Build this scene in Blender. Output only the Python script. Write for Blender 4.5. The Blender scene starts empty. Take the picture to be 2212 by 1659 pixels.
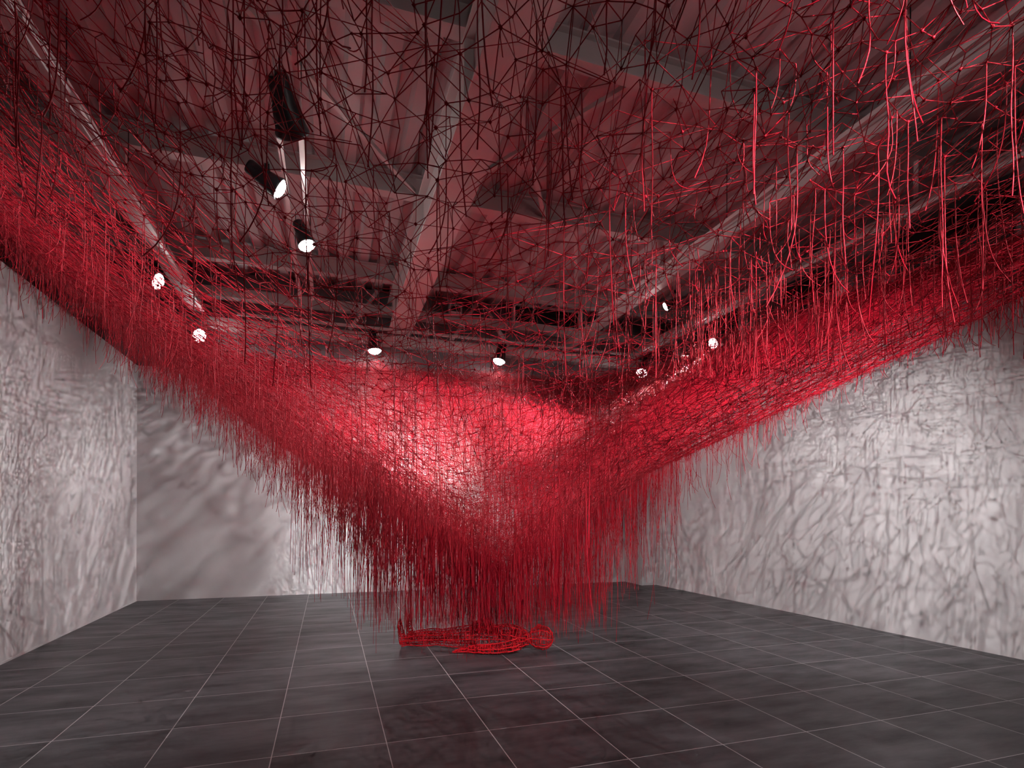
import bpy, bmesh, math, random
import numpy as np
from mathutils import Vector, Matrix
from mathutils.geometry import delaunay_2d_cdt

random.seed(7)
rng = np.random.default_rng(11)
sc = bpy.context.scene
col = sc.collection
PI = math.pi

# ------------------------------------------------------------------ camera
# world x runs along the rows of tiles, y along the columns of tiles, camera foot at the origin
W, H, F = 2212, 1659, 1203.7
EYE = 1.633
YAW = 0.319
cam = bpy.data.cameras.new('camera')
cam.sensor_width = 36.0
cam.lens = F / W * 36.0
cam.shift_y = 276.7 / W
cam.clip_start = 0.02
cam.clip_end = 200
camo = bpy.data.objects.new('camera', cam)
col.objects.link(camo)
camo.location = (0, 0, EYE)
camo.rotation_euler = (PI / 2, -0.0036, -YAW)
sc.camera = camo
CY, SY = math.cos(YAW), math.sin(YAW)

def world_xy(X, D):
    """camera-side offset X and depth D -> world x, y"""
    return X * CY + D * SY, -X * SY + D * CY

def at_height(px, py, z):
    """the point at height z seen in pixel px, py"""
    e = (H / 2 + 276.7) - py
    D = (z - EYE) * F / e
    x, y = world_xy((px - W / 2) / F * D, D)
    return Vector((x, y, z))

# ------------------------------------------------------------------ world, exposure
wd = bpy.data.worlds.new('world')
sc.world = wd
wd.use_nodes = True
wd.node_tree.nodes['Background'].inputs[0].default_value = (0.5, 0.45, 0.5, 1)
wd.node_tree.nodes['Background'].inputs[1].default_value = 0.02
sc.view_settings.view_transform = 'Standard'
sc.view_settings.look = 'None'
sc.view_settings.gamma = 1
sc.view_settings.use_curve_mapping = False
sc.view_settings.exposure = 0.25
try:
    sc.cycles.max_bounces = 4
    sc.cycles.diffuse_bounces = 3
    sc.cycles.glossy_bounces = 2
    sc.cycles.sample_clamp_indirect = 6
    sc.cycles.use_light_tree = False
    sc.cycles.adaptive_threshold = 0.05
    sc.cycles.adaptive_min_samples = 16
    sc.cycles.use_denoising = True
    sc.cycles.caustics_reflective = False
    sc.cycles.caustics_refractive = False
except Exception:
    pass

# ------------------------------------------------------------------ materials
def mat(name, color, rough=0.5, metal=0.0, spec=0.5, emit=None, estr=0.0):
    m = bpy.data.materials.new(name)
    m.use_nodes = True
    b = m.node_tree.nodes['Principled BSDF']
    b.inputs['Base Color'].default_value = (*color, 1)
    b.inputs['Roughness'].default_value = rough
    b.inputs['Metallic'].default_value = metal
    b.inputs['Specular IOR Level'].default_value = spec
    if emit:
        b.inputs['Emission Color'].default_value = (*emit, 1)
        b.inputs['Emission Strength'].default_value = estr
    return m

def N(nt, kind, **kw):
    n = nt.nodes.new(kind)
    for k, v in kw.items():
        setattr(n, k, v)
    return n

def math_node(nt, op, a, b=None, c=None):
    n = N(nt, 'ShaderNodeMath', operation=op)
    for i, v in enumerate((a, b, c)):
        if v is None:
            continue
        if isinstance(v, (int, float)):
            n.inputs[i].default_value = v
        else:
            nt.links.new(v, n.inputs[i])
    return n.outputs[0]

def noisy(name, c1, c2, scale, rough, detail=5, bump=0.0, stretch=(1, 1, 1), spec=0.5):
    m = mat(name, c1, rough, spec=spec)
    nt = m.node_tree
    b = nt.nodes['Principled BSDF']
    tc = N(nt, 'ShaderNodeTexCoord')
    mp = N(nt, 'ShaderNodeMapping')
    mp.inputs['Scale'].default_value = stretch
    nt.links.new(tc.outputs['Object'], mp.inputs[0])
    no = N(nt, 'ShaderNodeTexNoise')
    no.inputs['Scale'].default_value = scale
    no.inputs['Detail'].default_value = detail
    nt.links.new(mp.outputs[0], no.inputs['Vector'])
    cr = N(nt, 'ShaderNodeValToRGB')
    cr.color_ramp.elements[0].position = 0.3
    cr.color_ramp.elements[1].position = 0.7
    cr.color_ramp.elements[0].color = (*c1, 1)
    cr.color_ramp.elements[1].color = (*c2, 1)
    nt.links.new(no.outputs['Fac'], cr.inputs[0])
    nt.links.new(cr.outputs[0], b.inputs['Base Color'])
    if bump:
        bp = N(nt, 'ShaderNodeBump')
        bp.inputs['Strength'].default_value = bump
        bp.inputs['Distance'].default_value = 0.01
        nt.links.new(no.outputs['Fac'], bp.inputs['Height'])
        nt.links.new(bp.outputs[0], b.inputs['Normal'])
    return m

M_WALL = noisy('wall_plaster', (0.56, 0.54, 0.545), (0.66, 0.64, 0.645), 1.3, 0.8, bump=0.05, spec=0.2)
M_STEEL = noisy('painted_steel', (0.50, 0.46, 0.46), (0.60, 0.56, 0.55), 0.8, 0.55, spec=0.3)
M_DECK = noisy('roof_deck', (0.48, 0.43, 0.44), (0.58, 0.52, 0.53), 0.7, 0.6, stretch=(3, .4, 1), spec=0.3)
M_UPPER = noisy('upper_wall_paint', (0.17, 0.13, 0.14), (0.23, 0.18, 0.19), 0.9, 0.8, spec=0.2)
M_BLACK = mat('black_metal', (0.01, 0.01, 0.012), 0.35)
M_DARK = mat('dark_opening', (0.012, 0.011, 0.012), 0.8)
M_LAMP = mat('lamp_glass', (1, 1, 1), 0.3, emit=(1.0, 0.95, 0.93), estr=60)
M_CABLE = mat('black_cable', (0.01, 0.01, 0.01), 0.6)

TILE = 0.75
def floor_material():
    m = mat('dark_floor_tile', (0.02, 0.02, 0.02), 0.4)
    nt = m.node_tree
    b = nt.nodes['Principled BSDF']
    ge = N(nt, 'ShaderNodeNewGeometry')
    sp = N(nt, 'ShaderNodeSeparateXYZ')
    nt.links.new(ge.outputs['Position'], sp.inputs[0])
    dist, cell = [], []
    for ax, off in ((0, 3.468), (1, -9.3494)):
        t = math_node(nt, 'ADD', math_node(nt, 'DIVIDE', sp.outputs[ax], TILE), off + 40)
        fr = math_node(nt, 'FRACT', t)
        cell.append(math_node(nt, 'FLOOR', t))
        dist.append(math_node(nt, 'MINIMUM', fr, math_node(nt, 'SUBTRACT', 1.0, fr)))
    d = math_node(nt, 'MINIMUM', dist[0], dist[1])
    grout = math_node(nt, 'LESS_THAN', d, 0.0042)
    cv = N(nt, 'ShaderNodeCombineXYZ')
    nt.links.new(cell[0], cv.inputs[0]); nt.links.new(cell[1], cv.inputs[1])
    wn = N(nt, 'ShaderNodeTexWhiteNoise')
    nt.links.new(cv.outputs[0], wn.inputs['Vector'])
    off = N(nt, 'ShaderNodeVectorMath', operation='MULTIPLY_ADD')
    nt.links.new(wn.outputs['Color'], off.inputs[0])
    off.inputs[1].default_value = (9, 9, 9)
    nt.links.new(ge.outputs['Position'], off.inputs[2])
    mp = N(nt, 'ShaderNodeMapping')
    mp.inputs['Scale'].default_value = (0.8, 2.6, 1)
    nt.links.new(off.outputs[0], mp.inputs[0])
    no = N(nt, 'ShaderNodeTexNoise')
    no.inputs['Scale'].default_value = 1.6
    no.inputs['Detail'].default_value = 7
    no.inputs['Roughness'].default_value = 0.62
    nt.links.new(mp.outputs[0], no.inputs['Vector'])
    cr = N(nt, 'ShaderNodeValToRGB')
    cr.color_ramp.elements[0].position = 0.32
    cr.color_ramp.elements[1].position = 0.72
    cr.color_ramp.elements[0].color = (0.024, 0.023, 0.026, 1)
    cr.color_ramp.elements[1].color = (0.092, 0.088, 0.096, 1)
    nt.links.new(no.outputs['Fac'], cr.inputs[0])
    mx = N(nt, 'ShaderNodeMix', data_type='RGBA')
    nt.links.new(grout, mx.inputs['Factor'])
    nt.links.new(cr.outputs[0], mx.inputs['A'])
    mx.inputs['B'].default_value = (0.55, 0.53, 0.53, 1)
    nt.links.new(mx.outputs['Result'], b.inputs['Base Color'])
    rr = N(nt, 'ShaderNodeMapRange')
    nt.links.new(no.outputs['Fac'], rr.inputs[0])
    rr.inputs[1].default_value = 0.3; rr.inputs[2].default_value = 0.7
    rr.inputs[3].default_value = 0.52; rr.inputs[4].default_value = 0.38
    nt.links.new(rr.outputs[0], b.inputs['Roughness'])
    return m
M_FLOOR = floor_material()

def yarn(name, c1, c2):
    m = mat(name, c1, 0.5, spec=0.2)
    nt = m.node_tree
    b = nt.nodes['Principled BSDF']
    tc = N(nt, 'ShaderNodeTexCoord')
    no = N(nt, 'ShaderNodeTexNoise')
    no.inputs['Scale'].default_value = 9
    nt.links.new(tc.outputs['Object'], no.inputs['Vector'])
    mx = N(nt, 'ShaderNodeMix', data_type='RGBA')
    nt.links.new(no.outputs['Fac'], mx.inputs['Factor'])
    mx.inputs['A'].default_value = (*c1, 1)
    mx.inputs['B'].default_value = (*c2, 1)
    nt.links.new(mx.outputs['Result'], b.inputs['Base Color'])
    b.inputs['Sheen Weight'].default_value = 0.04
    b.inputs['Sheen Tint'].default_value = (1, 0.35, 0.4, 1)
    return m
M_YARN = yarn('red_yarn', (0.30, 0.001, 0.010), (0.45, 0.002, 0.018))
M_WIRE = yarn('red_wrapped_wire', (0.46, 0.003, 0.008), (0.62, 0.006, 0.014))

# ------------------------------------------------------------------ helpers
def tag(o, label=None, cat=None, group=None, kind=None):
    if label: o['label'] = label
    if cat: o['category'] = cat
    if group: o['group'] = group
    if kind: o['kind'] = kind
    return o

def thing(name, label, cat, loc=(0, 0, 0), group=None):
    o = bpy.data.objects.new(name, None)
    o.empty_display_size = 0.2
    col.objects.link(o)
    o.location = loc
    return tag(o, label, cat, group)

def link_mesh(name, me, m, parent=None, loc=None):
    me.materials.append(m)
    o = bpy.data.objects.new(name, me)
    col.objects.link(o)
    if parent is not None:
        o.parent = parent
    if loc is not None:
        o.location = loc
    return o

def mesh_np(name, v, f, smooth=True):
    """v (n,3) array, f (m,k) array of quads or triangles"""
    me = bpy.data.meshes.new(name)
    v = np.ascontiguousarray(v, dtype=np.float32)
    f = np.ascontiguousarray(f, dtype=np.int32)
    k = f.shape[1]
    me.vertices.add(len(v)); me.vertices.foreach_set('co', v.ravel())
    me.loops.add(f.size); me.loops.foreach_set('vertex_index', f.ravel())
    me.polygons.add(len(f))
    me.polygons.foreach_set('loop_start', np.arange(0, f.size, k, dtype=np.int32))
    me.polygons.foreach_set('use_smooth', np.full(len(f), smooth))
    me.update(calc_edges=True)
    return me

def seg_tubes(A, B, r, sides=3):
    """straight tubes from A to B (n,3)"""
    A = np.asarray(A, float); B = np.asarray(B, float)
    r = np.broadcast_to(np.asarray(r, float), (len(A),))
    d = B - A
    L = np.linalg.norm(d, axis=1)
    ok = L > 1e-4
    A, B, d, r, L = A[ok], B[ok], d[ok], r[ok], L[ok]
    d = d / L[:, None]
    ref = np.where(np.abs(d[:, 2:3]) > 0.9, np.array([[1., 0, 0]]), np.array([[0., 0, 1]]))
    s = np.cross(d, ref); s /= np.linalg.norm(s, axis=1)[:, None]
    t = np.cross(d, s)
    a = np.arange(sides) / sides * 2 * PI
    ring = (np.cos(a)[None, :, None] * s[:, None] + np.sin(a)[None, :, None] * t[:, None]) * r[:, None, None]
    v = np.concatenate([A[:, None] + ring, B[:, None] + ring], 1).reshape(-1, 3)
    base = (np.arange(len(A)) * 2 * sides)[:, None, None]
    i = np.arange(sides); j = (i + 1) % sides
    f = np.stack([i, j, j + sides, i + sides], 1)[None] + base
    return v, f.reshape(-1, 4)

def poly_tubes(P, r, sides=3):
    """polylines P (n,k,3) swept with rings; r scalar or (n,)"""
    P = np.asarray(P, float)
    n, k, _ = P.shape
    r = np.broadcast_to(np.asarray(r, float), (n,))
    d = np.gradient(P, axis=1)
    d /= np.maximum(np.linalg.norm(d, axis=2, keepdims=True), 1e-9)
    m = d.mean(1)
    ref = np.where(np.abs(m[:, 2:3]) > 0.7 * np.linalg.norm(m, axis=1, keepdims=True), np.array([[1., 0, 0]]), np.array([[0., 0, 1]]))[:, None]
    s = np.cross(d, np.broadcast_to(ref, d.shape)); s /= np.maximum(np.linalg.norm(s, axis=2, keepdims=True), 1e-9)
    t = np.cross(d, s)
    a = np.arange(sides) / sides * 2 * PI
    ring = (np.cos(a)[None, None, :, None] * s[:, :, None] + np.sin(a)[None, None, :, None] * t[:, :, None]) * r[:, None, None, None]
    v = (P[:, :, None] + ring).reshape(-1, 3)
    i = np.arange(sides); j = (i + 1) % sides
    q = np.stack([i, j, j + sides, i + sides], 1)
    f = q[None, None] + (np.arange(k - 1) * sides)[None, :, None, None] + (np.arange(n) * k * sides)[:, None, None, None]
    return v, f.reshape(-1, 4)

def join_np(parts):
    vs, fs, o = [], [], 0
    for v, f in parts:
        vs.append(v); fs.append(f + o); o += len(v)
    return np.concatenate(vs), np.concatenate(fs)

class MB:
    """collects boxes and prisms into one mesh"""
    def __init__(self):
        self.v, self.f = [], []
    def box(self, x0, x1, y0, y1, z0, z1):
        o = len(self.v)
        self.v += [(x, y, z) for z in (z0, z1) for y in (y0, y1) for x in (x0, x1)]
        self.f += [tuple(o + i for i in q) for q in ((0, 2, 3, 1), (4, 5, 7, 6), (0, 1, 5, 4), (2, 6, 7, 3), (0, 4, 6, 2), (1, 3, 7, 5))]
        return self
    def bar(self, a, b, w, h):
        a, b = Vector(a), Vector(b)
        d = (b - a).normalized()
        up = Vector((0, 0, 1)) if abs(d.z) < 0.95 else Vector((0, 1, 0))
        s = d.cross(up).normalized() * w / 2
        t = s.cross(d).normalized() * h / 2
        o = len(self.v)
        for p in (a, b):
            self.v += [tuple(p + s * i + t * j) for i, j in ((-1, -1), (1, -1), (1, 1), (-1, 1))]
        self.f += [tuple(o + i for i in q) for q in ((0, 1, 2, 3), (7, 6, 5, 4), (0, 4, 5, 1), (1, 5, 6, 2), (2, 6, 7, 3), (3, 7, 4, 0))]
        return self
    def profile(self, pts, y0, y1):
        """closed outline of (x, z) points pushed from y0 to y1"""
        o, n = len(self.v), len(pts)
        self.v += [(x, y0, z) for x, z in pts] + [(x, y1, z) for x, z in pts]
        self.f += [tuple(range(o, o + n)), tuple(range(o + 2 * n - 1, o + n - 1, -1))]
        self.f += [(o + i, o + (i + 1) % n, o + n + (i + 1) % n, o + n + i) for i in range(n)]
        return self
    def build(self, name, m, parent=None, bevel=0.0):
        me = bpy.data.meshes.new(name)
        me.from_pydata(self.v, [], self.f)
        me.validate()
        bm = bmesh.new(); bm.from_mesh(me)
        bmesh.ops.recalc_face_normals(bm, faces=bm.faces)
        bm.to_mesh(me); bm.free()
        o = link_mesh(name, me, m, parent)
        if bevel:
            b = o.modifiers.new('bevel', 'BEVEL'); b.width = bevel; b.segments = 2
        return o

def struct(o):
    o['kind'] = 'structure'
    return o

# ------------------------------------------------------------------ setting
XL, XR, YB, YF = -3.28, 7.12, 11.68, -5.0
WT = 4.26                      # top of the partition walls
ROOF = 6.25
HX0, HX1, HY1, HY0 = -6.3, 10.2, 13.1, -6.2

struct(MB().box(HX0 - .3, HX1 + .3, HY0 - .3, HY1 + .3, -0.2, 0).build('floor', M_FLOOR))
def wall_from(name, pts, z1, m, th=0.14, z0=0.0):
    """a straight wall with footprint a->b, thickness towards the right of a->b"""
    (ax, ay), (bx, by) = pts
    d = Vector((bx - ax, by - ay)).normalized()
    n = Vector((d.y, -d.x)) * th
    mb = MB()
    v = [(ax, ay), (bx, by), (bx + n.x, by + n.y), (ax + n.x, ay + n.y)]
    mb.v = [(x, y, z) for z in (z0, z1) for x, y in v]
    mb.f = [(0, 1, 2, 3), (4, 5, 6, 7), (0, 1, 5, 4), (1, 2, 6, 5), (2, 3, 7, 6), (3, 0, 4, 7)]
    return struct(mb.build(name, m))
wall_from('wall_left', ((XL, YB), (XL, YF)), WT, M_WALL, 0.14)
wall_from('wall_back', ((6.84, YB), (XL - .14, YB)), WT + 0.0, M_WALL, 0.14)
wall_from('wall_right', ((7.85, YF), (7.05, 10.95)), WT, M_WALL, 0.14)
wall_from('wall_front', ((XL - .14, YF), (8.0, YF)), WT, M_WALL, 0.14)
struct(MB().box(6.68, 7.2, 10.93, YB + .14, 0, WT).build('wall_corner_pier', M_WALL))
struct(MB().box(0.93, 1.30, YB - 0.07, YB + 0.02, 0, WT).build('trim_1', M_WALL))
# pale skirting joint along the foot of the walls
struct(MB().box(XL, 6.68, YB - 0.006, YB + .01, 0, 0.022).build('baseboard_back', M_WALL))
struct(MB().box(XL - .01, XL + 0.006, YF, YB, 0, 0.022).build('baseboard_left', M_WALL))
# the hall that the partitions stand in
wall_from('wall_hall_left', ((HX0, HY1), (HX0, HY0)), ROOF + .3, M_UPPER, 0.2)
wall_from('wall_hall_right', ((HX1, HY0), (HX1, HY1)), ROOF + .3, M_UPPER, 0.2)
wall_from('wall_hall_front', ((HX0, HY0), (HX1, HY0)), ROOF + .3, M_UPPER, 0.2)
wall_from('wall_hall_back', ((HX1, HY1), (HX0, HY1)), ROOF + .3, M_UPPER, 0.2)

# corrugated roof deck: trapezoid ribs running along y
def deck():
    per, dep = 0.36, 0.085
    xs, zs = [], []
    x = HX0
    while x < HX1:
        for dx, dz in ((0, 0), (0.15, 0), (0.19, dep), (0.32, dep)):
            xs.append(x + dx); zs.append(ROOF + dz)
        x += per
    n = len(xs)
    v, f = [], []
    for y in (HY0, HY1):
        for off in (0, 0.012):
            v += [(xs[i], y, zs[i] + off) for i in range(n)]
    for i in range(n - 1):
        f += [(i, i + 1, 2 * n + i + 1, 2 * n + i), (n + i, 3 * n + i, 3 * n + i + 1, n + i + 1)]
    me = bpy.data.meshes.new('ceiling'); me.from_pydata(v, [], f); me.update()
    return link_mesh('ceiling', me, M_DECK)
struct(deck())

def i_beam_x(name, y, z0, z1, w, x0, x1, label):
    """I-section beam lying along x, built as one mesh with its flanges"""
    b = MB()
    b.box(x0, x1, y - w / 2, y + w / 2, z0, z0 + .018)
    b.box(x0, x1, y - w / 2, y + w / 2, z1 - .018, z1)
    b.box(x0, x1, y - .012, y + .012, z0 + .018, z1 - .018)
    o = b.build(name, M_STEEL)
    return tag(o, label, 'roof beam', 'purlins under the corrugated roof')

PZ0 = ROOF - 0.30
pur = []
for px, py in ((1171, 55), (1171, 436), (1171, 622)):
    pur.append(at_height(px, py, ROOF).y)
pur = [pur[0] - 2.9, pur[0] - 5.8] + pur
lab = {0: 'pale steel purlin running across the roof, overhead nearest the camera',
       1: 'pale steel purlin running across the roof behind the camera',
       2: 'pale steel purlin across the roof, first one in view at the top',
       3: 'pale steel purlin across the roof at mid height behind the net',
       4: 'pale steel purlin across the roof, farthest one, with dark gaps above'}
for i, y in enumerate(pur):
    i_beam_x('purlin', y, PZ0, ROOF - .004, 0.16, HX0, HX1, lab[i])
    
def girder(name, x, w, z0, z1, y0, y1, label, stiff=True, lip=0.0):
    t = thing(name, label, 'roof beam', (x, (y0 + y1) / 2, z0))
    yc = (y0 + y1) / 2
    b = MB()
    b.box(-w / 2, w / 2, y0 - yc, y1 - yc, 0, .03)
    b.build('lower_flange', M_STEEL, t, bevel=0.004)
    b = MB()
    b.box(-w * .30, w * .30, y0 - yc, y1 - yc, .03, z1 - z0 - .03)
    b.build('web', M_STEEL, t)
    b = MB()
    b.box(-w / 2, w / 2, y0 - yc, y1 - yc, z1 - z0 - .03, z1 - z0)
    b.build('upper_flange', M_STEEL, t, bevel=0.004)
    if stiff:
        for y in pur:
            if y0 < y < y1:
                b = MB()
                b.box(-w * .49, w * .49, y - yc - .012, y - yc + .012, .03, z1 - z0 - .03)
                b.build('stiffener', M_STEEL, t)
    return t
girder('roof_girder', 1.38, 0.46, 5.30, PZ0, HY0, YB + .2, 'wide pale steel girder running away through the middle of the roof')
girder('roof_girder', -2.32, 0.17, 5.30, 5.52, HY0, HY1, 'narrow pale steel beam running away along the left side', stiff=False)
girder('roof_girder', 5.12, 0.14, 5.30, 5.48, HY0, YB, 'pale steel beam running away on the right, above the bright hanging threads', stiff=False)
girder('roof_girder', 6.85, 0.14, 5.28, 5.46, HY0, HY1, 'pale steel edge beam running away above the right wall', stiff=False)

# hangers holding the lower beams to the purlins, each its own rod
for bx, who in ((-2.32, 'left'), (5.05, 'inner right'), (6.85, 'outer right')):
    for i, y in enumerate(pur):
        if y < .5:
            continue
        b = MB(); b.box(bx - .03, bx + .03, y - .03, y + .03, 5.5, PZ0)
        tag(b.build('beam_hanger', M_STEEL), 'short steel hanger tying the %s beam up to the %s purlin' % (who, {2: 'nearest', 3: 'middle', 4: 'farthest'}.get(i, 'unseen')), 'bracket', 'steel hangers over the %s beam' % who)

# back end of the hall: beams across, kneebraces and the dark louvre
def cross_beam(z0, z1, y, d, x0, x1, label):
    b = MB(); b.box(x0, x1, y - d / 2, y + d / 2, z0, z1)
    return tag(b.build('cross_beam', M_STEEL, bevel=0.005), label, 'roof beam')
cross_beam(5.66, 5.84, YB + .05, .2, HX0, HX1, 'pale steel beam crossing the far end, upper of the two')
cross_beam(5.08, 5.28, YB + .12, .24, HX0, HX1, 'pale steel beam crossing the far end, lower of the two')
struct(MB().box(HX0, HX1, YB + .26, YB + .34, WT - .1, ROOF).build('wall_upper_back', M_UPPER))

def brace(a, b, label, w=.07):
    o = MB().bar(a, b, w, w).build('diagonal_brace', M_STEEL)
    return tag(o, label, 'brace', 'diagonal braces under the roof')
yb = YB + .04
for x, s, l in ((0.4, 1, 'left of the wide girder at the far end'), (2.5, 1, 'right of the wide girder at the far end'),
                (3.75, -1, 'at the left end of the dark louvre'), (5.75, 1, 'just right of the dark louvre'),
                (7.0, -1, 'far right corner, rising to the right')):
    brace((x, yb, 5.3), (x + .55 * s, yb, PZ0 + .2), 'slanting steel brace ' + l)
for hz, ((x0, y0), (x1, y1), l) in zip((.05, .12, .05, .05), (((1.6, pur[2] + .1), (3.0, pur[3] - .1), 'crossing the first bay right of the girder'),
                              ((3.0, pur[2] + .1), (1.6, pur[3] - .1), 'crossing back over the first bay right of the girder'),
                              ((-.9, pur[2] + .1), (1.1, pur[3] - .1), 'crossing the first bay left of the girder'),
                              ((3.6, pur[3] + .1), (4.9, pur[4] - .1), 'in the second bay by the inner right beam'))):
    brace((x0, y0, PZ0 + hz), (x1, y1, PZ0 + hz), 'long flat steel brace ' + l, .05)

lv = thing('louvre', 'dark louvred opening at the far end of the roof', 'vent', (4.75, YB + .0, 5.9))
MB().box(-.85, .85, .02, .12, -.07, .30).build('opening', M_DARK, lv)
for k in range(3):
    MB().bar((-.84, -.01, .02 + k * .1), (.84, -.01, .02 + k * .1), .03, .012).build('slat', M_BLACK, lv)
fr = MB(); fr.box(-.9, -.84, -.04, .1, -.1, .33).box(.84, .9, -.04, .1, -.1, .33).box(-.9, .9, -.04, .1, .3, .34)
fr.build('frame', M_STEEL, lv)

ex = thing('ceiling_box', 'small pale box with a dark rim on the far upper wall', 'junction box', (2.55, YB - .05, 5.93))
MB().box(-.14, .14, -.06, .06, -.09, .09).build('box', M_STEEL, ex, bevel=.006)
MB().box(-.10, .10, -.07, -.055, -.055, .055).build('rim', M_DARK, ex)

# dark recesses between the beams over the right wall
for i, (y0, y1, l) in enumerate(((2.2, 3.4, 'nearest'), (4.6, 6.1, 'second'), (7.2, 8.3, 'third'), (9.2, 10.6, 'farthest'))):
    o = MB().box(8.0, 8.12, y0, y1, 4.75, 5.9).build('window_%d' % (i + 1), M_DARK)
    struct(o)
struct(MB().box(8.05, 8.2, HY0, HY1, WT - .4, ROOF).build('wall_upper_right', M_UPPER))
for y, nth in ((1.9, 'nearest the camera'), (4.0, 'second from the camera'), (6.6, 'third from the camera'), (8.8, 'fourth from the camera'), (11.0, 'farthest from the camera')):
    tag(MB().box(7.55, 7.75, y - .1, y + .1, WT - .2, 5.6).build('post', M_STEEL), 'pale upright steel post above the right wall, ' + nth, 'post', 'posts standing over the right wall')

# lighting tracks
def track(name, a, b, label):
    a, b = Vector(a), Vector(b)
    t = thing(name, label, 'light track', (a + b) / 2)
    c = (a + b) / 2
    MB().bar(a - c, b - c, .05, .045).build('rail', M_STEEL, t)
    n = 4
    for i in range(n):
        p = a.lerp(b, (i + .5) / n) - c
        MB().bar(p + Vector((0, 0, .02)), p + Vector((0, 0, PZ0 - a.z + .02)), .008, .008).build('drop_rod', M_CABLE, t)
    return t
TZ = 5.26
track('light_track', (-.46, -1.5, TZ), (-.46, 10.1, TZ), 'slim pale light track hanging left of the wide girder, left one of a pair')
track('light_track', (-.26, -1.5, TZ), (-.26, 10.1, TZ), 'slim pale light track hanging left of the wide girder, right one of a pair')
track('light_track', (-2.16, 5.0, TZ), (-2.16, 11.3, TZ), 'slim light track beside the narrow left beam')
track('light_track', (-1.6, 11.32, TZ), (6.8, 11.32, TZ), 'slim light track running along the top of the back wall')
track('light_track', (6.66, -.5, TZ), (6.66, 10.9, TZ), 'slim light track running along the top of the right wall')
track('light_track', (4.7, 0.0, TZ), (4.7, 9.2, TZ), 'slim light track beside the right beam over the bright threads')

# ------------------------------------------------------------------ spotlights
def lathe(prof, seg=24):
    """closed surface of revolution about z from (r, z) pairs"""
    a = np.arange(seg) / seg * 2 * PI
    v = np.array([[r * math.cos(t), r * math.sin(t), z] for r, z in prof for t in a])
    f = [[k * seg + i, k * seg + (i + 1) % seg, (k + 1) * seg + (i + 1) % seg, (k + 1) * seg + i]
         for k in range(len(prof) - 1) for i in range(seg)]
    return v, np.array(f)

HOUSE = mesh_np('spot_housing', *lathe([(.0, -.24), (.045, -.24), (.052, -.225), (.055, -.12), (.062, -.115), (.075, -.02), (.083, 0), (.083, .012), (.074, .012), (.070, -.012), (.0, -.013)]))
LENS = mesh_np('spot_lens', *lathe([(.076, -.002), (.072, .014), (.055, .032), (.030, .042), (.0001, .046)]))
HOUSE.materials.append(M_BLACK); LENS.materials.append(M_LAMP)

def spotlight(pos, aim, power, label, cone=70, blend=.7, spill=0.0, radius=.014, size=1.0, flat=False, color=(1.0, .955, .955)):
    pos = Vector(pos); d = (Vector(aim) - pos).normalized()
    t = thing('spotlight', label, 'spotlight', pos, 'spotlights over the thread net')
    q = d.to_track_quat('Z', 'Y')
    S3 = (size, size, size)
    h = bpy.data.objects.new('housing', HOUSE); col.objects.link(h); h.parent = t
    h.rotation_mode = 'QUATERNION'; h.rotation_quaternion = q; h.scale = S3
    l = bpy.data.objects.new('lens', LENS); col.objects.link(l); l.parent = t
    l.rotation_mode = 'QUATERNION'; l.rotation_quaternion = q; l.scale = (size * (.55 if flat else 1), size * (.55 if flat else 1), size * (.2 if flat else 1))
    top = Vector((0, 0, TZ - .03 - pos.z))
    mid = -d * .12
    yk = MB()
    side = d.cross(Vector((0, 0, 1)))
    side = (side.normalized() if side.length > .1 else Vector((1, 0, 0))) * .085
    for s in (-1, 1):
        yk.bar(mid + side * s, mid + side * s + Vector((0, 0, .14)), .02, .006)
    yk.bar(mid - side * 1.03 + Vector((0, 0, .14)), mid + side * 1.03 + Vector((0, 0, .14)), .02, .006)
    yk.bar(mid + Vector((0, 0, .14)), Vector((mid.x, mid.y, max(top.z, .2))), .018, .018)
    yk.box(mid.x - .025, mid.x + .025, mid.y - .06, mid.y + .06, max(top.z, .2) - .05, max(top.z, .2))
    yk.build('yoke', M_BLACK, t)
    ld = bpy.data.lights.new('spot_beam', 'SPOT')
    ld.energy = power; ld.spot_size = math.radians(cone); ld.spot_blend = blend
    ld.shadow_soft_size = radius; ld.color = color
    lo = bpy.data.objects.new('spot_beam', ld); col.objects.link(lo)
    lo.parent = t
    lo.rotation_mode = 'QUATERNION'
    lo.rotation_quaternion = d.to_track_quat('-Z', 'Y')
    lo.location = d * .06
    if spill:
        pd = bpy.data.lights.new('spot_spill', 'POINT')
        pd.energy = spill; pd.shadow_soft_size = .05; pd.color = (1.0, .80, .80)
        po = bpy.data.objects.new('spot_spill', pd); col.objects.link(po)
        po.parent = t; po.location = d * .10
    return t

LZ = 4.86
L = {}
def lamp(key, px, py, aim, power, label, z=LZ, **kw):
    p = at_height(px, py, z)
    L[key] = spotlight(p, aim, power, label, **kw)
RW, LW, BW = 7.3, XL, YB
lamp('a', 337, 610, (7.2, 6.2, 0.6), 1100, 'brightest white spotlight, on the left above the edge of the net', cone=75, radius=.03, size=1.5)
lamp('b', 428, 728, (6.5, 3.0, 0.6), 420, 'small white spotlight by the far left corner, beside the narrow beam', cone=60, size=1.7)
lamp('c', 598, 408, (7.2, 7.0, 0.5), 3600, 'white spotlight on the paired tracks, upper of the two glowing ones', z=5.05, cone=60, radius=.03, size=1.4)
lamp('d', 660, 530, (1.5, 6.2, 0.0), 1300, 'white spotlight on the paired tracks, lower of the two glowing ones', z=5.05, cone=60, radius=.03, size=1.4)
lamp('e', 628, 285, (1.6, YB, 0.7), 3000, 'black spotlight seen from the side on the paired tracks', z=5.05, cone=44, size=1.8, flat=True)
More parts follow.
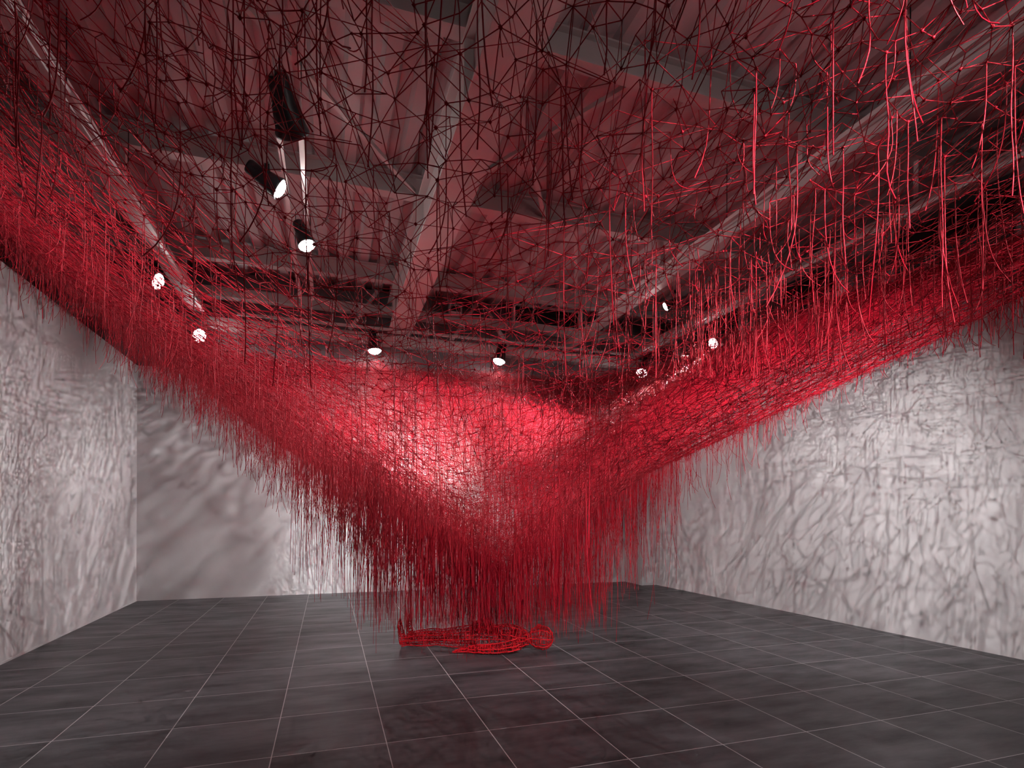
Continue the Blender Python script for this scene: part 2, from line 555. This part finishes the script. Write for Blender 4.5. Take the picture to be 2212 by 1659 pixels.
lamp('f', 808, 757, (1.2, 10.8, 0.0), 850, 'white spotlight over the back wall, left one of the three in the row', cone=95, size=1.7)
lamp('g', 1077, 779, (2.1, 10.5, 0.0), 850, 'white spotlight over the back wall, middle one of the three in the row', cone=95, size=1.7)
lamp('h', 1385, 804, (4.0, 8.5, 0.0), 600, 'white spotlight over the back wall, right one of the three in the row', cone=95, size=1.7)
lamp('i', 1540, 740, (LW, 5.8, 0.4), 5000, 'white spotlight over the right wall near the far corner', cone=60, radius=.035, size=1.3)
lamp('j', 1438, 660, (-1.0, YB, 1.0), 4500, 'small white spotlight with black housing above the far right corner', z=5.0, cone=60, radius=.07)
spotlight((2.4, 2.5, 4.95), (RW, 7.7, 0.5), 1500, 'spotlight overhead right, out of the picture, over the brightest threads', cone=64, blend=1.0, spill=9, radius=.02)
spotlight((1.0, -.8, 5.05), (1.5, YB, 0.9), 1500, 'fill spotlight behind the camera, added out of view to brighten the back wall', cone=34)  # added fill, never in view: lifts the back wall behind the funnel
spotlight((1.0, 2.2, 5.0), (LW, 7.0, 0.3), 650, 'fill spotlight above the camera, added out of view to brighten the left wall', cone=54, radius=.008)  # unseen fill added so the left wall reads brighter, with net shadows
spotlight((1.9, -2.8, 4.6), (1.8, 6.6, 0.8), 3800, 'fill spotlight behind the camera, left one, added out of view to light the figure', cone=25, blend=.9)  # added fill shining in under the net onto curtain and figure
spotlight((3.6, -1.0, 4.95), (3.0, 3.6, 1.6), 550, 'fill spotlight behind the camera, right one, added out of view to light the net', cone=66)  # unseen fill added for the overhead web and near right threads

# ------------------------------------------------------------------ the net
FX, FY, FZ = 2.03, 6.42, 0.86        # lowest point of the funnel
BL, BR, BB, BF = FX - (XL + .05), 7.1 - FX, (YB - .12) - FY, FY + 1.9
SP = np.array([0, .06, .13, .22, .38, .53, .75, .9, 1.0, 1.3])
ZLIN = np.array([.86, 1.05, 1.30, 1.58, 2.14, 2.68, 3.50, 4.08, 4.50, 4.55])
ZRGT = np.array([.86, 1.22, 1.75, 2.25, 2.76, 3.22, 3.98, 4.42, 4.72, 4.8])
ZFRT = np.array([.86, 1.12, 1.50, 1.92, 2.52, 3.00, 3.74, 4.20, 4.50, 4.60])
_ph = rng.uniform(0, 6.28, 12)
def wob(x, y, k=1.0):
    return (np.sin(x * 1.1 * k + _ph[0] + .8 * np.sin(y * .7 + _ph[1])) * np.sin(y * .9 * k + _ph[2]) +
            .5 * np.sin(x * 2.3 * k + y * 1.7 * k + _ph[3]))
def gauge(x, y):
    dx, dy = x - FX, y - FY
    br = BR + (FY + dy - 6.4) * -.05
    a = np.where(dx < 0, -dx / BL, dx / br)
    b = np.where(dy < 0, -dy / BF, dy / BB)
    return (a ** 5 + b ** 5) ** .2
def surf(x, y, lift=0.0):
    s = gauge(x, y)
    dx, dy = x - FX, y - FY
    th = np.arctan2(dy, dx)
    wr = np.clip(np.cos(th), 0, 1)
    wf = np.clip(-np.sin(th), 0, 1)
    wl = np.clip(1 - wr - wf, 0, 1)
    w = wr + wf + wl
    z = (wr * np.interp(s, SP, ZRGT) + wf * np.interp(s, SP, ZFRT) + wl * np.interp(s, SP, ZLIN)) / w
    z = z + .07 * wob(x, y) * np.clip(s * 2, 0, 1) * np.clip((1.08 - s) * 4, .25, 1)
    return z + lift * np.clip(s * 1.4, 0, 1)

def web_layer(cand, hfun, lift, keep, jz, r0, longs=0.0):
    sets = []
    for c, y0, y1 in ((cand, 5.0, YB - .08), (max(cand, .064), -1.6, 5.0)):
        gx = np.arange(XL + .06, 7.5, c); gy = np.arange(y0, y1, c)
        X, Y = np.meshgrid(gx, gy); X = X.ravel(); Y = Y.ravel()
        sets.append((X + rng.uniform(-.5, .5, X.shape) * c, Y + rng.uniform(-.5, .5, Y.shape) * c, np.full(X.shape, c)))
    X, Y, C = (np.concatenate(q) for q in zip(*sets))
    s = gauge(X, Y)
    h = hfun(X, Y, s)
    ok = (s < 1.0) & (rng.random(X.shape) < (C / h) ** 2)
    X, Y, s = X[ok], Y[ok], s[ok]
    Z = surf(X, Y, lift) + rng.normal(0, 1, X.shape) * np.where(Y < 5.2, jz * .45, jz)
    res = delaunay_2d_cdt([Vector((a, b)) for a, b in zip(X, Y)], [], [], 0, 1e-6)
    E = np.array(res[1])
    V = np.array([(a[0], a[1]) for a in res[0]])
    orig = np.array([o[0] for o in res[3]])
    E = orig[E]
    P = np.stack([X, Y, Z], 1)
    ln = np.linalg.norm(P[E[:, 0]] - P[E[:, 1]], axis=1)
    ok = (rng.random(len(E)) < keep) & (ln < 1.1)
    E = E[ok]
    return P, E, s

def h_main(x, y, s):
    h = .064 + .014 * (1 + np.tanh((4.6 - y) / .9)) / 2
    h = np.where(s < .5, h * (.45 + 1.1 * s), h)
    edge = np.clip((s - .78) / .22, 0, 1)
    return h * (1 - .35 * edge) * np.exp(.22 * wob(x * 1.7, y * 1.7))
def h_fine(x, y, s):
    return np.where(y > 5.4, .056, .17) * np.exp(.2 * wob(x * 2.1 + 3, y * 2.1)) * np.where(s < .4, .8, 1)
def h_coarse(x, y, s):
    return np.full_like(x, .20)

parts = []
def sagged(A, B, r, frac, amp):
    """edges as 4-point polylines, slack ones sagging"""
    n = len(A)
    t = np.linspace(0, 1, 4)[None, :, None]
    P = A[:, None] * (1 - t) + B[:, None] * t
    slack = (rng.random(n) < frac) * rng.random(n) * amp
    ln = np.linalg.norm(B - A, axis=1)
    P[:, 1:3, 2] -= (slack * ln)[:, None]
    P[:, 1:3, 0] += rng.normal(0, .08, (n, 2)) * (slack * ln)[:, None]
    return P, r
knotP = []
node_src = []
for cand, hf, lift, keep, jz, r in ((.045, h_main, 0.0, .80, .022, .0021), (.04, h_fine, .10, .62, .05, .0016), (.12, h_coarse, .34, .85, .07, .0020)):
    P, E, s = web_layer(cand, hf, lift, keep, jz, r)
    A, B = P[E[:, 0]], P[E[:, 1]]
    slackm = (rng.random(len(A)) < .07) & (A[:, 1] > 3.5)
    parts.append(seg_tubes(A[~slackm], B[~slackm], r))
    Q, _ = sagged(A[slackm], B[slackm], r, 1.0, .25)
    parts.append(poly_tubes(Q, r))
    deg = np.bincount(E.ravel(), minlength=len(P))
    k = (deg >= 5)
    knotP.append(P[k])
    node_src.append(P[deg > 1])
# long threads strung from the rim towards the middle
def longs(n, r):
    out = []
    K = 6
    th = rng.uniform(0, 2 * PI, n)
    for t in th:
        # rim point in this direction
        dx, dy = math.cos(t), math.sin(t)
        g = float(gauge(np.array([FX + dx]), np.array([FY + dy]))[0])
        s0 = rng.uniform(.12, .75) if rng.random() < .6 else rng.uniform(.05, .3)
        s1 = min(1.0, s0 + rng.uniform(.25, .9))
        if dy < -.45 and rng.random() < .75:
            t = rng.uniform(-.3, PI + .3); dx, dy = math.cos(t), math.sin(t); g = float(gauge(np.array([FX + dx]), np.array([FY + dy]))[0])
        t2 = t + rng.normal(0, .16)
        dx2, dy2 = math.cos(t2), math.sin(t2)
        g2 = float(gauge(np.array([FX + dx2]), np.array([FY + dy2]))[0])
        a = np.array([FX + dx * s1 / g, FY + dy * s1 / g]); b = np.array([FX + dx2 * s0 / g2, FY + dy2 * s0 / g2])
        u = np.linspace(0, 1, K)[:, None]
        xy = a * (1 - u) + b * u
        z = surf(xy[:, 0], xy[:, 1], rng.uniform(-.04, .16))
        out.append(np.column_stack([xy, z]))
    return poly_tubes(np.array(out), r)
parts.append(longs(1500, .0018))
# threads running along the slope, side to side
def rings(n, r):
    out = []
    K = 6
    for _ in range(n):
        s0 = rng.uniform(.25, 1.0) ** .7
        if rng.random() < .35:
            s0 = rng.uniform(.95, 1.0)
        t0 = rng.uniform(0, 2 * PI); dt = rng.uniform(.15, .6)
        if math.sin(t0) < -.35 and rng.random() < .8:
            t0 = rng.uniform(-.3, PI)
        t = np.linspace(t0, t0 + dt, K)
        ss = s0 + rng.normal(0, .05) * np.linspace(-1, 1, K)
        ss = np.minimum(ss, 1.0)
        g = gauge(FX + np.cos(t), FY + np.sin(t))
        x = FX + np.cos(t) * ss / g; y = FY + np.sin(t) * ss / g
        out.append(np.column_stack([x, y, surf(x, y, rng.uniform(-.05, .12))]))
    return poly_tubes(np.array(out), r)
parts.append(rings(1500, .0018))
def rim_lines(n, side, r):
    """long threads lying along a side of the rim, one over the other"""
    K = 6
    s0 = 1 - rng.uniform(0, 1, n) ** 1.6 * .42
    tilt = rng.normal(0, .04, n)
    u = np.linspace(0, 1, K)[None]
    ss = np.clip(s0[:, None] + tilt[:, None] * (u - .5), .3, 1.0)
    ln = rng.uniform(1.2, 5.0, n)[:, None]
    if side in 'lr':
        y = rng.uniform(-.8, YB - 1.6, n)[:, None] + ln * u
        y = np.minimum(y, FY + BB * ss * .99)
        x = FX - BL * ss if side == 'l' else FX + BR * ss
    else:
        x = rng.uniform(XL, 5.4, n)[:, None] + ln * u
        x = np.clip(x, FX - BL * ss * .99, FX + BR * ss * .99)
        y = FY + BB * ss
    z = surf(x, y) + rng.normal(0, .045, n)[:, None] + .005 * np.sin(u * 9 + rng.uniform(0, 6, n)[:, None])
    return poly_tubes(np.stack([x, y + 0 * u, z], 2), r)
parts.append(rim_lines(800, 'l', .0012))
parts.append(rim_lines(800, 'r', .0012))
parts.append(rim_lines(420, 'b', .0012))

net = thing('thread_net', 'huge funnel-shaped net of knotted red yarn hung across the room, tip above the lying figure', 'net', (FX, FY, FZ))
off = np.array([FX, FY, FZ])
v, f = join_np(parts)
link_mesh('web', mesh_np('web', v - off, f), M_YARN, net)

# knots: little eight-sided lumps at the crossings
KP = np.concatenate(knotP)
dcam = np.linalg.norm(KP - np.array([0, 0, EYE]), axis=1)
oct_v = np.array([[1, 0, 0], [-1, 0, 0], [0, 1, 0], [0, -1, 0], [0, 0, 1.2], [0, 0, -1.2]], float)
oct_f = np.array([[0, 2, 4], [2, 1, 4], [1, 3, 4], [3, 0, 4], [2, 0, 5], [1, 2, 5], [3, 1, 5], [0, 3, 5]])
kr = rng.uniform(.005, .010, len(KP)) * np.where(KP[:, 1] < 5, .92, .9)
kv = (KP[:, None] + oct_v[None] * kr[:, None, None]).reshape(-1, 3)
kf = (oct_f[None] + (np.arange(len(KP)) * 6)[:, None, None]).reshape(-1, 3)
tag(link_mesh('knots', mesh_np('knots', kv - off, kf), M_YARN, net), kind='stuff')

# hanging thread ends
def strands(top, length, curl, K=9, wave=1.0):
    n = len(top)
    u = np.linspace(0, 1, K)
    P = np.zeros((n, K, 3))
    P[:, :, 2] = top[:, 2:3] - u[None] * length[:, None]
    ang = rng.uniform(0, 2 * PI, n)
    ang2 = rng.uniform(0, 2 * PI, n)
    amp = curl * rng.uniform(.1, 1, n) ** 1.5
    w = rng.uniform(.002, .010, n) * wave
    f1 = rng.uniform(3, 9, n)
    hx = amp[:, None] * u[None] ** 3.2; hy = w[:, None] * np.sin(u[None] * f1[:, None] + ang[:, None]) * u[None] ** .5
    P[:, :, 0] = top[:, 0:1] + np.cos(ang)[:, None] * hx + np.cos(ang2)[:, None] * hy
    P[:, :, 1] = top[:, 1:2] + np.sin(ang)[:, None] * hx + np.sin(ang2)[:, None] * hy
    P[:, :, 2] += (np.abs(hx) ** 1.0) * .5
    return P

src = np.concatenate(node_src)
ss = gauge(src[:, 0], src[:, 1])
# ordinary fringe
pr = np.interp(ss, [0, .3, .6, .85, 1.0], [.30, .34, .30, .36, .50])
pr = np.where(src[:, 1] < 5, pr * np.where(src[:, 0] > 2.2, 1.25, .75), pr)
pr = np.where((src[:, 0] > 4.6) & (ss > .78), .85, pr)
pick = rng.random(len(src)) < pr
T = src[pick]; s_ = ss[pick]
Lmax = np.interp(s_, [0, .25, .45, .7, 1.0], [.9, 1.05, .80, .55, .44])
Lmax = np.where(T[:, 0] < -2.6, Lmax * .7, Lmax)
Lmax = np.where((T[:, 1] < 5) & (T[:, 0] < 2.2), Lmax * .7, Lmax)
Ln = Lmax * rng.beta(2.0, 2.4, len(T)) * 1.3 + .05
near = (T[:, 1] < 4.6) & (T[:, 0] > 1.6) & (T[:, 0] < 3.6) & (s_ < .72)
Ln = np.where(near & (rng.random(len(T)) < .45), Ln * 1.8, Ln)
T2 = T
Dd = T[:, 0] * SY + T[:, 1] * CY
Ln = np.where(T[:, 0] > 3.6, np.minimum(Ln, rng.uniform(.2, .75, len(T))), Ln)
Ln = np.where((T[:, 0] > 4.0) & (Dd < 6.5), np.minimum(Ln, .075 * np.maximum(Dd, 2)), Ln)
Xd = (T[:, 0] * CY - T[:, 1] * SY) / np.maximum(Dd, .5)
Ln = np.where((Xd > .22) & (Dd < 5.2), np.minimum(Ln, np.maximum(T[:, 2] - EYE - .27 * Dd, .08) * rng.uniform(.35, 1, len(T))), Ln)
Ln = np.where((Xd > .30) & (Dd >= 5.2), np.minimum(Ln, .13 * Dd * rng.uniform(.4, 1, len(T))), Ln)
Ln = np.minimum(Ln, T2[:, 2] - .04)
P1 = strands(T2, Ln, .12)
# the curtain falling onto the figure
n = 1650
cx, cy = world_xy(-0.36, 6.75)
a = rng.uniform(0, 2 * PI, n); rr = rng.random(n) ** .62
ox, od = rr * np.cos(a) * 1.55, rr * np.sin(a) * .85
x = cx + ox * CY + od * SY; y = cy - ox * SY + od * CY
zt = surf(x, y)
rim = rr ** 2
end = np.where(rng.random(n) < .6, .26, .14) + rng.exponential(.06, n) + rim * rng.uniform(0, .7, n) * (.5 + .5 * (rng.random(n) < .5))
end = np.minimum(end, zt - .1)
lng = rng.random(n) < .02
end[lng] = rng.uniform(.02, .1, lng.sum())
P2 = strands(np.column_stack([x, y, zt]), zt - end, .025, K=9, wave=.35)
# a looser ring of long threads around the curtain
n = 800
a = rng.uniform(0, 2 * PI, n); rr = rng.uniform(1.0, 1.45, n)
ox, od = rr * np.cos(a) * 1.6, rr * np.sin(a) * 1.1
x = cx + ox * CY + od * SY; y = cy - ox * SY + od * CY
zt = surf(x, y)
ln = np.minimum(rng.uniform(.5, 1.6, n) * np.where(ox > 0, .8, 1.0), zt - .15)
P3 = strands(np.column_stack([x, y, zt]), ln, .08, K=9)
# a thick bunch of long threads hanging from the near right of the net
n = 420
Dn = rng.uniform(2.6, 5.2, n); Xn = (rng.normal(1560, 150, n) - 1106) / 1204 * Dn
x = Xn * CY + Dn * SY; y = -Xn * SY + Dn * CY
zt = surf(x, y)
P4 = strands(np.column_stack([x, y, zt]), np.minimum(rng.uniform(.15, .95, n), np.maximum(zt - EYE - .24 * Dn, .1)), .10, K=9)
ALL = np.concatenate([P1, P2, P3, P4])
dist = np.linalg.norm(ALL.mean(1) - np.array([0, 0, EYE]), axis=1)
# apparent length, only for those in front of the camera
mid = ALL.mean(1)
Xc = mid[:, 0] * CY - mid[:, 1] * SY; Dc = mid[:, 0] * SY + mid[:, 1] * CY
px = Xc / np.maximum(Dc, .1) * F + W / 2; py = (H / 2 + 276.7) - (mid[:, 2] - EYE) / np.maximum(Dc, .1) * F
inview = (Dc > .5) & (px > 0) & (px < W) & (py > 0) & (py < H)
app = np.where(inview, (ALL[:, 0, 2] - ALL[:, -1, 2]) / np.maximum(Dc, .1) / np.maximum(Dc, .1), 0)
order = np.argsort(-app)
vis, rest = order[:100], order[100:]
for i in vis:
    P = ALL[i]
    o3 = P[0]
    vv, ff = poly_tubes((P - o3)[None], .0024, sides=6)
    link_mesh('hanging_thread', mesh_np('hanging_thread', vv, ff), M_YARN, net, loc=tuple(o3 - off))
Dr = np.linalg.norm(ALL[rest].mean(1)[:, :2], axis=1)
vv, ff = poly_tubes(ALL[rest] - off, np.where(Dr < 5, .0021, .0019))
tag(link_mesh('hanging_threads', mesh_np('hanging_threads', vv, ff), M_YARN, net), kind='stuff')
# tie cords holding the rim of the net to the tops of the walls
tieA, tieB = [], []
for x in np.arange(XL + .2, 6.6, .42):
    tieA.append((x, YB - .16, float(surf(np.array([x]), np.array([YB - .16]))[0]))); tieB.append((x + .03, YB + .005, WT))
for y in np.arange(-1.4, YB - .2, .42):
    tieA.append((XL + .08, y, float(surf(np.array([XL + .08]), np.array([y]))[0]))); tieB.append((XL - .005, y + .02, WT))
vv, ff = seg_tubes(np.array(tieA) - off, np.array(tieB) - off, .0016)
link_mesh('tie_cords', mesh_np('tie_cords', vv, ff), M_YARN, net)

# ------------------------------------------------------------------ the lying figure: hoops and long wires
fx0, fy0 = world_xy(-1.33, 6.86)     # heels
fx1, fy1 = world_xy(0.47, 6.56)      # crown
ang = math.atan2(fy1 - fy0, fx1 - fx0)
fig = thing('wire_figure', 'life-size red wire figure lying on its back on the dark tiles under the net', 'sculpture', (fx0, fy0, 0))
fig.rotation_euler = (0, 0, ang); fig.scale = (1, 1.15, 1.25)
frame, wrap = [], []
def limb(path, nw=6, hoop=.03, rw=.0058, rh=.0034, jitter=.006, thin=1.0):
    """path: (x, y, z, half width, half height) along the limb; hoops stand across it"""
    P = np.array(path, float)
    c = P[:, :3]
    d = np.gradient(c, axis=0); d /= np.linalg.norm(d, axis=1)[:, None]
    seg = np.concatenate([[0], np.cumsum(np.linalg.norm(np.diff(c, axis=0), axis=1))])
    n = max(4, int(seg[-1] / hoop))
    u = np.linspace(0, seg[-1], n)
    C = np.stack([np.interp(u, seg, c[:, k]) for k in range(3)], 1)
    # round the corners of the interpolation a little
    if n > 6:
        C[1:-1] = (C[:-2] + 2 * C[1:-1] + C[2:]) / 4
    Wd = np.interp(u, seg, P[:, 3]); Hd = np.interp(u, seg, P[:, 4])
    D = np.gradient(C, axis=0); D /= np.linalg.norm(D, axis=1)[:, None]
    side = np.cross(D, np.array([0, 0, 1.])); bad = np.linalg.norm(side, axis=1) < .25
    side[bad] = np.array([0, -1., 0]); side /= np.linalg.norm(side, axis=1)[:, None]
    up = np.cross(side, D)
    K = 17
    a = np.linspace(0, 2 * PI, K)
    R = C[:, None] + side[:, None] * (np.cos(a)[None, :, None] * Wd[:, None, None]) + up[:, None] * (np.sin(a)[None, :, None] * Hd[:, None, None])
    R2 = R + D[:, None] * rng.normal(0, jitter, (n, 1, 1)) + D[:, None] * (np.sin(a[None, :, None] + rng.uniform(0, 6, (n, 1, 1))) * rng.uniform(0, .016, (n, 1, 1)))
    R2 = R2 + rng.normal(0, .0018, R2.shape); R2[:, -1] = R2[:, 0]
    R2[:, :, 2] = np.maximum(R2[:, :, 2], .004)
    frame.append(poly_tubes(R2, rh, 4))
    long_ = []
    for k in range(nw):
        i = int(k * (K - 1) / nw)
        long_.append(R[:, i] + rng.normal(0, .0015, (n, 3)))
    for q in long_:
        q[:, 2] = np.maximum(q[:, 2], .005)
        frame.append(poly_tubes(q[None], rw, 5))
    # random yarn strung across the cage
    m = int(n * 3.6 * thin)
    i0 = rng.integers(0, n, m); i1 = np.clip(i0 + rng.integers(-3, 4, m), 0, n - 1)
    k0 = rng.integers(0, K, m); k1 = (k0 + rng.integers(1, 7, m)) % K
    A_, B_ = R[i0, k0], R[i1, k1]
    A_[:, 2] = np.maximum(A_[:, 2], .003); B_[:, 2] = np.maximum(B_[:, 2], .003)
    wrap.append(seg_tubes(A_, B_, .0017))
# local x from the heels to the crown, y towards the far side, z up
for s in (-1, 1):
    y = .10 * s
    limb([(.02, y * 1.1, .05, .030, .045), (.10, y * 1.1, .065, .036, .045), (.22, y, .075, .052, .060), (.34, y, .085, .056, .066), (.46, y, .088, .050, .056),
          (.52, y, .092, .056, .062), (.66, y * .95, .098, .070, .078), (.80, y * .9, .108, .084, .092), (.90, y * .8, .115, .094, .100)], nw=6)
    # foot standing toes up
    limb([(.045, y * 1.1, .03, .030, .040), (.035, y * 1.15, .09, .036, .042), (.020, y * 1.25, .16, .040, .032), (.012, y * 1.35, .215, .044, .022), (.012, y * 1.4, .25, .040, .012), (.014, y * 1.42, .268, .02, .006)], nw=5, hoop=.022)
# trunk: hips, waist, ribs, shoulders
limb([(.84, 0, .105, .150, .085), (.92, 0, .110, .170, .105), (1.02, 0, .112, .150, .105), (1.10, 0, .112, .138, .100), (1.20, 0, .118, .155, .112),
      (1.32, 0, .122, .172, .116), (1.42, 0, .115, .185, .104), (1.49, 0, .105, .150, .080), (1.53, 0, .10, .070, .060)], nw=10, hoop=.026)
# belly-side dome where the far forearm and hand lie over the body
limb([(.88, .05, .175, .06, .05), (.94, .03, .205, .09, .055), (1.02, 0, .215, .10, .055), (1.10, -.02, .20, .08, .045), (1.15, -.03, .175, .045, .03)], nw=8, hoop=.018)
# neck and head
limb([(1.50, 0, .105, .060, .058), (1.56, 0, .11, .056, .056)], nw=6, hoop=.02)
limb([(1.565, 0, .115, .040, .050), (1.60, 0, .118, .066, .080), (1.66, 0, .122, .080, .104), (1.73, 0, .122, .082, .112), (1.79, 0, .118, .070, .094), (1.83, 0, .115, .040, .055), (1.845, 0, .115, .012, .018)], nw=8, hoop=.021, thin=.5)
limb([(1.655, 0, .222, .016, .012), (1.675, 0, .236, .015, .016), (1.705, 0, .232, .008, .008)], nw=3, hoop=.012)   # nose
# near arm lying beside the trunk, palm down
limb([(1.47, -.19, .10, .055, .060), (1.40, -.235, .085, .054, .058), (1.25, -.27, .065, .044, .050), (1.13, -.285, .058, .040, .046), (1.00, -.275, .052, .036, .040), (.90, -.27, .042, .028, .030)], nw=6, hoop=.024)
limb([(.90, -.27, .040, .030, .022), (.86, -.27, .036, .042, .020), (.80, -.27, .030, .043, .016)], nw=5, hoop=.02)
for k, (dy, ln_) in enumerate(((-.033, .062), (-.012, .078), (.011, .074), (.032, .060))):
    limb([(.805, -.27 + dy, .030, .0085, .0085), (.805 - ln_ * .5, -.27 + dy * 1.1, .030, .008, .008), (.805 - ln_, -.27 + dy * 1.2, .016, .006, .006)], nw=3, hoop=.012, rw=.0026, rh=.0018, thin=.3)
limb([(.87, -.232, .034, .010, .010), (.84, -.212, .028, .009, .009), (.81, -.204, .020, .007, .007)], nw=3, hoop=.012, rw=.0026, rh=.0018, thin=.3)
# far arm, bent with the hand on the belly
limb([(1.47, .19, .10, .055, .060), (1.38, .235, .088, .052, .056), (1.24, .27, .08, .044, .048), (1.16, .27, .085, .042, .046), (1.10, .20, .15, .036, .038), (1.04, .12, .215, .030, .030), (1.02, .08, .235, .030, .022)], nw=6, hoop=.024)
for dy in (-.03, -.01, .01, .03):
    limb([(1.02 + dy, .06, .272, .0085, .0085), (1.015 + dy, .02, .278, .008, .008), (1.01 + dy, -.02, .265, .006, .006)], nw=3, hoop=.012, rw=.0026, rh=.0018, thin=.3)
vv, ff = join_np(frame)
body = link_mesh('body_frame', mesh_np('body_frame', vv, ff), M_WIRE, fig)
vv, ff = join_np(wrap)
link_mesh('yarn_wrapping', mesh_np('yarn_wrapping', vv, ff), M_YARN, fig)
